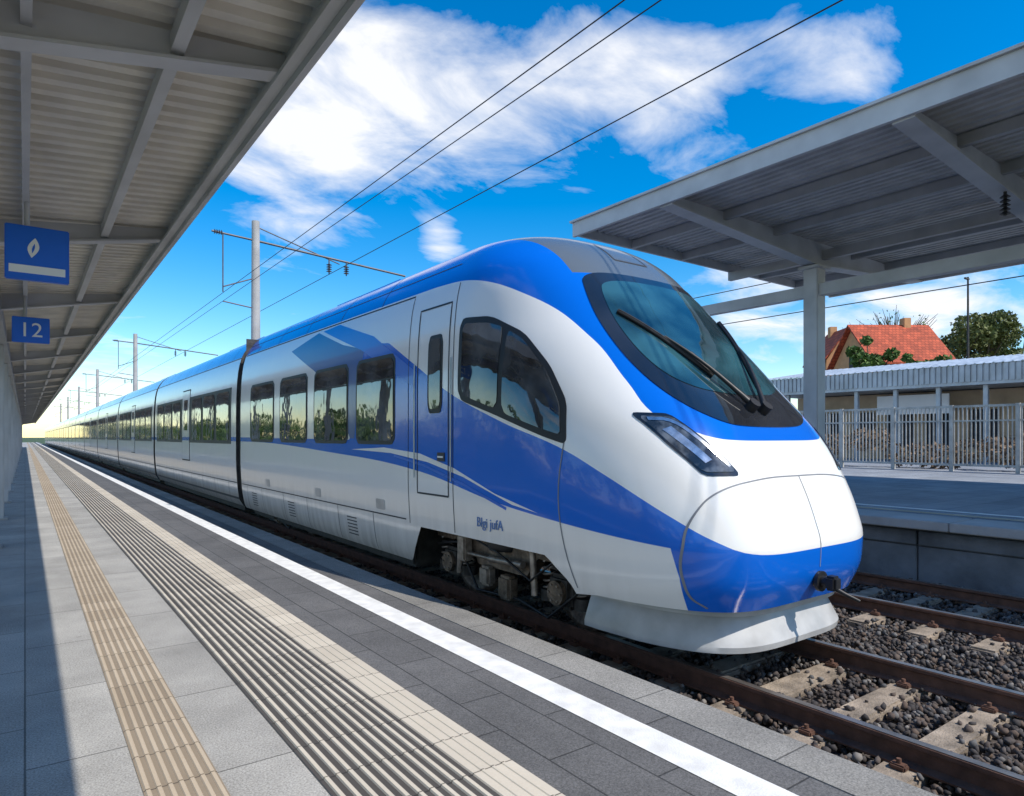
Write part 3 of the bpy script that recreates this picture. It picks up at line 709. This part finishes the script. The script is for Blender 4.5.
# ------------------------------------------------------------------ far platform
p2=empty('station_platform')
m_p3=paver('far_platform_paving',(.28,.30,.33),1.2,.6)
m_p3.node_tree.nodes['Mapping'].inputs['Rotation'].default_value=(0,0,0)
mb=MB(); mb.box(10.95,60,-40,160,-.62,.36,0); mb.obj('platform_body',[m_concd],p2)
mb=MB()
for k in range(-12,60):
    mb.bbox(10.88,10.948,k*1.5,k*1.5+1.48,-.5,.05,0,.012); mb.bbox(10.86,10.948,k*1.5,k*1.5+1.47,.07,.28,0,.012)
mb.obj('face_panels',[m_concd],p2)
mb=MB()
for k in range(-16,80): mb.bbox(10.68,11.6,k*2.0,k*2.0+1.99,.33,.462,0,.012)
mb.obj('coping_slabs',[m_conc],p2)
mb=MB(); mb.sheet(11.6,60,-40,160,.462,0); mb.obj('paving',[m_p3],p2)
mb=MB(); mb.sheet(12.3,12.5,-40,160,.466,0); mb.sheet(11.75,12.0,-40,160,.467,1); mb.obj('painted_lines',[m_line,m_tb],p2)
# right canopy
rc=empty('platform_canopy'); X0=11.0; ZT=H+.481*11; Y1=12.4; Y0=-16; XR=23.0
mb=MB()
mb.box(X0-.06,X0+.02,Y0,Y1,ZT-.34,ZT,1)
mb.box(X0-.12,X0+.30,Y0,Y1+.05,ZT+.002,ZT+.05,1)
mb.box(X0+.021,XR,Y1-.08,Y1,ZT-.30,ZT-.01,1)
mb.box(XR,XR+.08,Y0,Y1,ZT-.34,ZT,1)
xs_=[]; x=X0+.05
while x<XR-.05: xs_+=[(x,0),(x+.10,0),(x+.12,.07),(x+.20,.07),(x+.22,0)]; x+=.22
vs=[(xx,yy,ZT-.09+dz) for xx,dz in xs_ for yy in (Y0,Y1-.1)]
mb.add(vs,[(2*i,2*i+1,2*i+3,2*i+2) for i in range(len(xs_)-1)],2)
mb.sheet(X0+.03,XR-.01,Y0,Y1-.01,ZT-.012,0)
PX=16.9
for y in [9.5-4.75*k for k in range(-0,6)]:
    for (a,b) in ((X0+.03,PX),(XR-.01,PX)):
        for w_,zt,da,db in ((.05,ZT-.12,.20,.60),(.17,None,.20,.60)):
            if zt: vs=[(a,y-w_,zt),(b,y-w_,zt),(b,y-w_,ZT-.12-db),(a,y-w_,ZT-.12-da)]
            else: vs=[(a,y-w_,ZT-.12-da),(b,y-w_,ZT-.12-db),(b,y-w_,ZT-.17-db),(a,y-w_,ZT-.17-da)]
            vs+=[(p[0],y+w_,p[2]) for p in vs]
            mb.add(vs,[(0,1,2,3),(4,7,6,5),(0,4,5,1),(1,5,6,2),(2,6,7,3),(3,7,4,0)],1)
for x in (13.0,15.0,18.8,20.8): mb.box(x-.06,x+.06,Y0,Y1-.08,ZT-.30,ZT-.101,0)
for y in (9.5,0,-9.5):
    mb.bbox(PX-.2,PX+.2,y-.2,y+.2,.46,ZT-.8,1,.02); mb.bbox(PX-.3,PX+.3,y-.3,y+.3,ZT-.86,ZT-.78,1,.02)
    mb.bbox(PX-.32,PX+.32,y-.32,y+.32,.46,.52,0,.01)
mb.box(PX-.12,PX+.12,Y0,Y1+1.0,5.42,5.72,1)
mb.box(PX+.3,PX+.45,Y0,Y1,ZT-.55,ZT-.30,0)
mb.obj('canopy_structure',[m_cgrey,m_clight,m_deckR],rc)
mb=MB(); mb.tube([(15.0,4.65,5.9),(15.0,4.65,6.4)],.03,0,8)
for k in range(5): mb.tube([(15.0,4.65,5.93+k*.08),(15.0,4.65,5.97+k*.08)],[.09,.04],0,12)
mb.obj('insulator',[m_black],rc)
# ------------------------------------------------------------------ background right
fe=empty('metal_fence'); mb=MB()
m_fen=M('fence_steel',(.50,.49,.46),.55,.2,.25,3)
FX=27.0; fz0,fz1=.46,2.75
for k in range(-10,23):
    y=k*2.0; mb.box(FX-.06,FX+.06,y-.06,y+.06,fz0,fz1+.1,0)
for i in range(-150,330):
    y=i*.135+.06; mb.box(FX-.014,FX+.014,y-.02,y+.02,fz0+.25,fz1,0)
mb.box(FX-.03,FX+.03,-20,45,fz1,fz1+.08,0); mb.box(FX-.03,FX+.03,-20,45,fz0+.2,fz0+.28,0); mb.box(FX-.02,FX+.02,-20,45,2.25,2.30,0)
mb.obj('railing_bars',[m_fen],fe)
def leafmat(name,a,b_):
    m,nt,b=newmat(name); g=nn(nt,'ShaderNodeNewGeometry'); n=nn(nt,'ShaderNodeTexNoise'); n.inputs['Scale'].default_value=.8; n.inputs['Detail'].default_value=3
    nt.links.new(g.outputs['Position'],n.inputs['Vector'])
    f=mathn(nt,'MULTIPLY_ADD',g.outputs['Random Per Island'],.5,mathn(nt,'MULTIPLY',n.outputs[0],.5))
    nt.links.new(mixc(nt,f,a,b_),b.inputs['Base Color']); b.inputs['Roughness'].default_value=.7
    return m
m_leaf=leafmat('leaf_green',(.02,.05,.012),(.12,.21,.03)); m_leaf2=leafmat('leaf_olive',(.035,.055,.015),(.17,.19,.045)); m_leafb=leafmat('leaf_brown',(.06,.04,.025),(.30,.20,.12))
m_bark=M('bark',(.09,.07,.05),.9,0,.3,5)
def leaves(N,cl,size):
    cl=np.array(cl); w_=cl[:,3]**2; idx=rng.choice(len(cl),N,p=w_/w_.sum())
    d=rng.normal(size=(N,3)); d/=np.linalg.norm(d,axis=1,keepdims=True); r=rng.uniform(.5,1,(N,1))**.6
    c=cl[idx,:3]+d*r*cl[idx,3:4]*np.array([1,1,.8])
    u=rng.normal(size=(N,3)); u/=np.linalg.norm(u,axis=1,keepdims=True); v=np.cross(u,rng.normal(size=(N,3))); v/=np.linalg.norm(v,axis=1,keepdims=True)
    s=rng.uniform(.5,1.3,(N,1))*size
    V=np.stack([c-u*s,c+v*s*.6,c+u*s,c-v*s*.6],1).reshape(-1,3)
    return V.tolist(),[(4*i,4*i+1,4*i+2,4*i+3) for i in range(N)]
def tree(name,x,y,z,h,r,N=3500,mat=None,bare=False,size=.18):
    e=empty(name,(x,y,z)); mb=MB(); tips=[]
    mb.tube([(0,0,0),(.05*h*.1,0,h*.25),(0,.03*h,h*.5)],[h*.03,h*.022,h*.014],0,8)
    for k in range(16 if not bare else 22):
        a=random.uniform(0,6.28); q=random.uniform(.35,.55)*h; L=random.uniform(.3,1)*r
        t_=(math.cos(a)*L,math.sin(a)*L,h*(.62+random.uniform(-.1,.30)*(1.15-.6*L/r)))
        mid=(t_[0]*.45,t_[1]*.45,lerp(q,t_[2],.6))
        mb.tube([(0,.02*h,q),mid,t_],[h*.010,h*.006,h*.002],0,5); tips.append(t_)
        if bare:
            for j in range(8):
                tt=(t_[0]+random.uniform(-1,1)*r*.45,t_[1]+random.uniform(-1,1)*r*.45,t_[2]+random.uniform(-.2,.5)*r*.7); mb.tube([mid,((mid[0]+tt[0])/2,(mid[1]+tt[1])/2,(mid[2]+tt[2])/2+.3),tt],[h*.003,h*.0022,h*.001],0,4)
    mb.obj('trunk',[m_bark],e)
    if N:
        cl=[(t_[0],t_[1],t_[2],r*random.uniform(.22,.45)) for t_ in tips]+[(0,0,h*.7,r*.45)]
        V,F=leaves(N,cl,size); mb=MB(); mb.add(V,F,0); mb.obj('foliage',[mat or m_leaf],e,False)
def place(u,d):
    x=(u-25)/824.3*d; return x,(d-.5909*x)/.8067
for (u,d,h,r,mt,N,bare,nm) in ((873,47,10.6,1.5,m_leaf,3200,False,'tree'),(924,50,10.4,1.7,m_leaf,3400,False,'tree'),(950,60,14.6,3.4,m_leaf2,5200,False,'tree'),(985,60,14.6,3.4,m_leaf2,5200,False,'tree'),(1018,66,14.0,3.8,m_leaf,5000,False,'tree'),(897,78,19.5,3.4,m_leaf,160,True,'bare_tree'),(862,84,19.0,2.8,m_leaf,0,True,'bare_tree'),(1075,60,13,3.5,m_leaf,2500,False,'tree'),(905,70,12.5,3.0,m_leaf,2500,False,'tree')):
    x,y=place(u,d); tree(nm,x,y,-.5,h,r,N,mt,bare)
cl=[]
for k in range(60):
    y=-4+k*.75; cl.append((29.0+random.uniform(-.5,.5),y,.46+random.uniform(.4,1.2),random.uniform(.4,.8)))
V,F=leaves(11000,cl,.10); mb=MB(); mb.add(V,F,0); mb.obj('hedge',[m_leafb],None,False)
# low station shed
sh=empty('station_shed'); mb=MB()
m_wall=M('render_beige',(.50,.37,.24),.8,0,.2,1); m_rib=M('ribbed_metal_roof',(.40,.44,.48),.4,.4,.2,1.5); m_dkw=M('dark_interior',(.03,.03,.035),.8,0,.3,1)
XS=36.0
mb.box(XS-.1,XS+7,-15,23.5,4.15,4.28,0)
mb.box(XS+3,XS+6.8,-15,23,.3,4.1,1)
for k in range(-60,94): 
    y=k*.25; mb.box(XS-.16,XS-.101,y,y+.16,4.3,5.1,0)
mb.box(XS-.1,XS+.05,-15,23.5,4.281,5.08,0)
vs=[(XS-.2,-15,5.1),(XS-.2,23.6,5.1),(XS+7,23.6,6.1),(XS+7,-15,6.1)]; mb.add(vs,[(0,1,2,3)],0)
for k in range(-40,64): mb.add([(XS-.2,k*.37,5.101),(XS-.2,k*.37+.08,5.16),(XS-.2,k*.37+.16,5.101),(XS+7,k*.37,6.101),(XS+7,k*.37+.08,6.16),(XS+7,k*.37+.16,6.101)],[(0,1,4,3),(1,2,5,4),(0,1,2)],0)
for k in range(-7,12):
    y=k*2.0; mb.bbox(XS+.2,XS+.4,y-.1,y+.1,.4,4.15,0,.02)
    mb.box(XS+2.93,XS+2.99,y+.3,y+1.6,1.2,3.1,3); mb.box(XS+2.9,XS+2.92,y+.9,y+.98,1.2,3.1,2)
mb.box(XS+1.5,XS+1.6,14,17.5,2.9,3.9,2)
mb.obj('shed_structure',[m_rib,m_wall,m_signw,m_dkw],sh)
m_tile=paver('roof_tiles_red',(.46,.085,.035),.3,.25,rot=False,mort=.02,var=.25)
m_brick=M('house_wall_ochre',(.50,.26,.12),.85,0,.15,2)
def house(u,d,W,L,zw,zr,rot,name='tiled_roof_house'):
    x,y=place(u,d); e=empty(name,(x,y,-.5)); e.rotation_euler=(0,0,rot); mb=MB()
    mb.box(-L/2,L/2,-W/2,W/2,0,zw,1)
    o=.45
    for s in (-1,1):
        vs=[(-L/2-o,s*(W/2+o),zw-.25),(L/2+o,s*(W/2+o),zw-.25),(L/2+o,0,zr),(-L/2-o,0,zr)]
        vs+=[(a,b,c+.15) for a,b,c in vs]
        mb.add(vs,[(0,1,2,3),(4,5,6,7),(0,1,5,4),(2,3,7,6),(1,2,6,5),(3,0,4,7)],0)
    for s in (-1,1): mb.add([(s*L/2,-W/2,zw),(s*L/2,W/2,zw),(s*L/2,0,zr-.05)],[(0,1,2)],1)
    for k in range(4):
        xx=-L/2+L*(k+.5)/4
        for s in (-1,1):
            mb.box(xx-.4,xx+.4,s*(W/2+.02)-.03,s*(W/2+.02)+.03,zw-2.2,zw-.9,2); mb.box(xx-.04,xx+.04,s*(W/2+.06)-.02,s*(W/2+.06)+.02,zw-2.2,zw-.9,3)
    for s in (-1,1): mb.box(s*(L/2+.02)-.03,s*(L/2+.02)+.03,-.5,.5,zw-.2,zw+1,2)
    mb.bbox(L*.2,L*.2+.6,-.3,.4,zr-1,zr+.7,1,.03)
    mb.obj('house_parts',[m_tile,m_brick,m_dkw,m_signw],e)
house(888,56,6.5,6.0,8.2,11.5,math.radians(-35)); house(838,66,4,4.5,9.6,12.6,math.radians(50)); 
x,y=place(968,44); mb=MB(); mb.tube([(x,y,-.3),(x,y,1.7+160*44/665)],[.10,.06],0,8); mb.box(x-.5,x+.1,y-.06,y+.06,12.1,12.2,0); mb.obj('lamp_post',[m_under])
# ------------------------------------------------------------------ overhead line
m_wire=M('wire_dark',(.03,.03,.035),.6,.2,.1,3)
def wire(name,x,z,y0=-14,y1=250,r=.013):
    mb=MB(); mb.tube([(x,y0+(y1-y0)*k/69,z) for k in range(70)],r,0,5); return mb
ol=empty('overhead_line')
for x,z,r in ((6.0,H+.904*6,.010),(6.0,H+.852*6,.009),(10.2,H+.663*10.2,.014)):
    wire('w',x,z,r=r).obj('wire',[m_wire],ol,False)
for x,z in ((26,H+.257*26),(26,H+.20*26)): wire('w',x,z,r=.020).obj('feeder_wire',[m_wire],ol,False)
m_steelD=M('mast_steel_dark',(.12,.12,.13),.5,.5,.2,4)
def mast(x,y,name='catenary_mast'):
    e=empty(name,(x,y,0)); mb=MB(); hz=10.1
    mb.tube([(0,0,-.5),(0,0,hz)],[.21,.15],0,10)
    mb.tube([(-1.6,0,9.45),(0,0,9.35)],.04,1,8); mb.tube([(0,0,9.35),(6.2,-.5,8.75)],.045,1,8)
    mb.tube([(0,0,9.9),(3.4,0,8.95)],.025,1,6)
    for xx,zz in ((2.95,8.48),(3.7,8.5)):
        mb.tube([(xx,0,zz+.6),(xx,0,zz)],.03,1,8)
        for k in range(4): mb.tube([(xx,0,zz+.1+k*.09),(xx,0,zz+.14+k*.09)],[.12,.05],1,10)
    mb.tube([(-1.2,0,9.42),(-1.2,0,7.2)],.025,1,6); mb.tube([(0,0,7.9),(-1.2,0,7.4)],.025,1,6); mb.tube([(0,0,6.7),(-1.2,0,6.85)],.025,1,6)
    for k in range(4): mb.tube([(-1.5+k*.08,0,9.44),(-1.46+k*.08,0,9.44)],[.1,.05],1,8)
    mb.obj('mast_parts',[m_conc,m_steelD],e)
for k in range(6): mast(7.25,26.8+35*k)
cl=[]
for k in range(90):
    cl.append((random.uniform(-60,-8) if k%2 else random.uniform(14,60),random.uniform(230,300),random.uniform(1,5),random.uniform(2,4)))
for k in range(80): cl.append((-26+random.uniform(-3,3),-20+k*2.6,random.uniform(1,5),random.uniform(1.4,2.4)))  # unseen row on the left, added for the train glass to reflect
V,F=leaves(22000,cl,.5); mb=MB(); mb.add(V,F,0); mb.obj('distant_and_reflection_trees',[m_leaf],None,False)
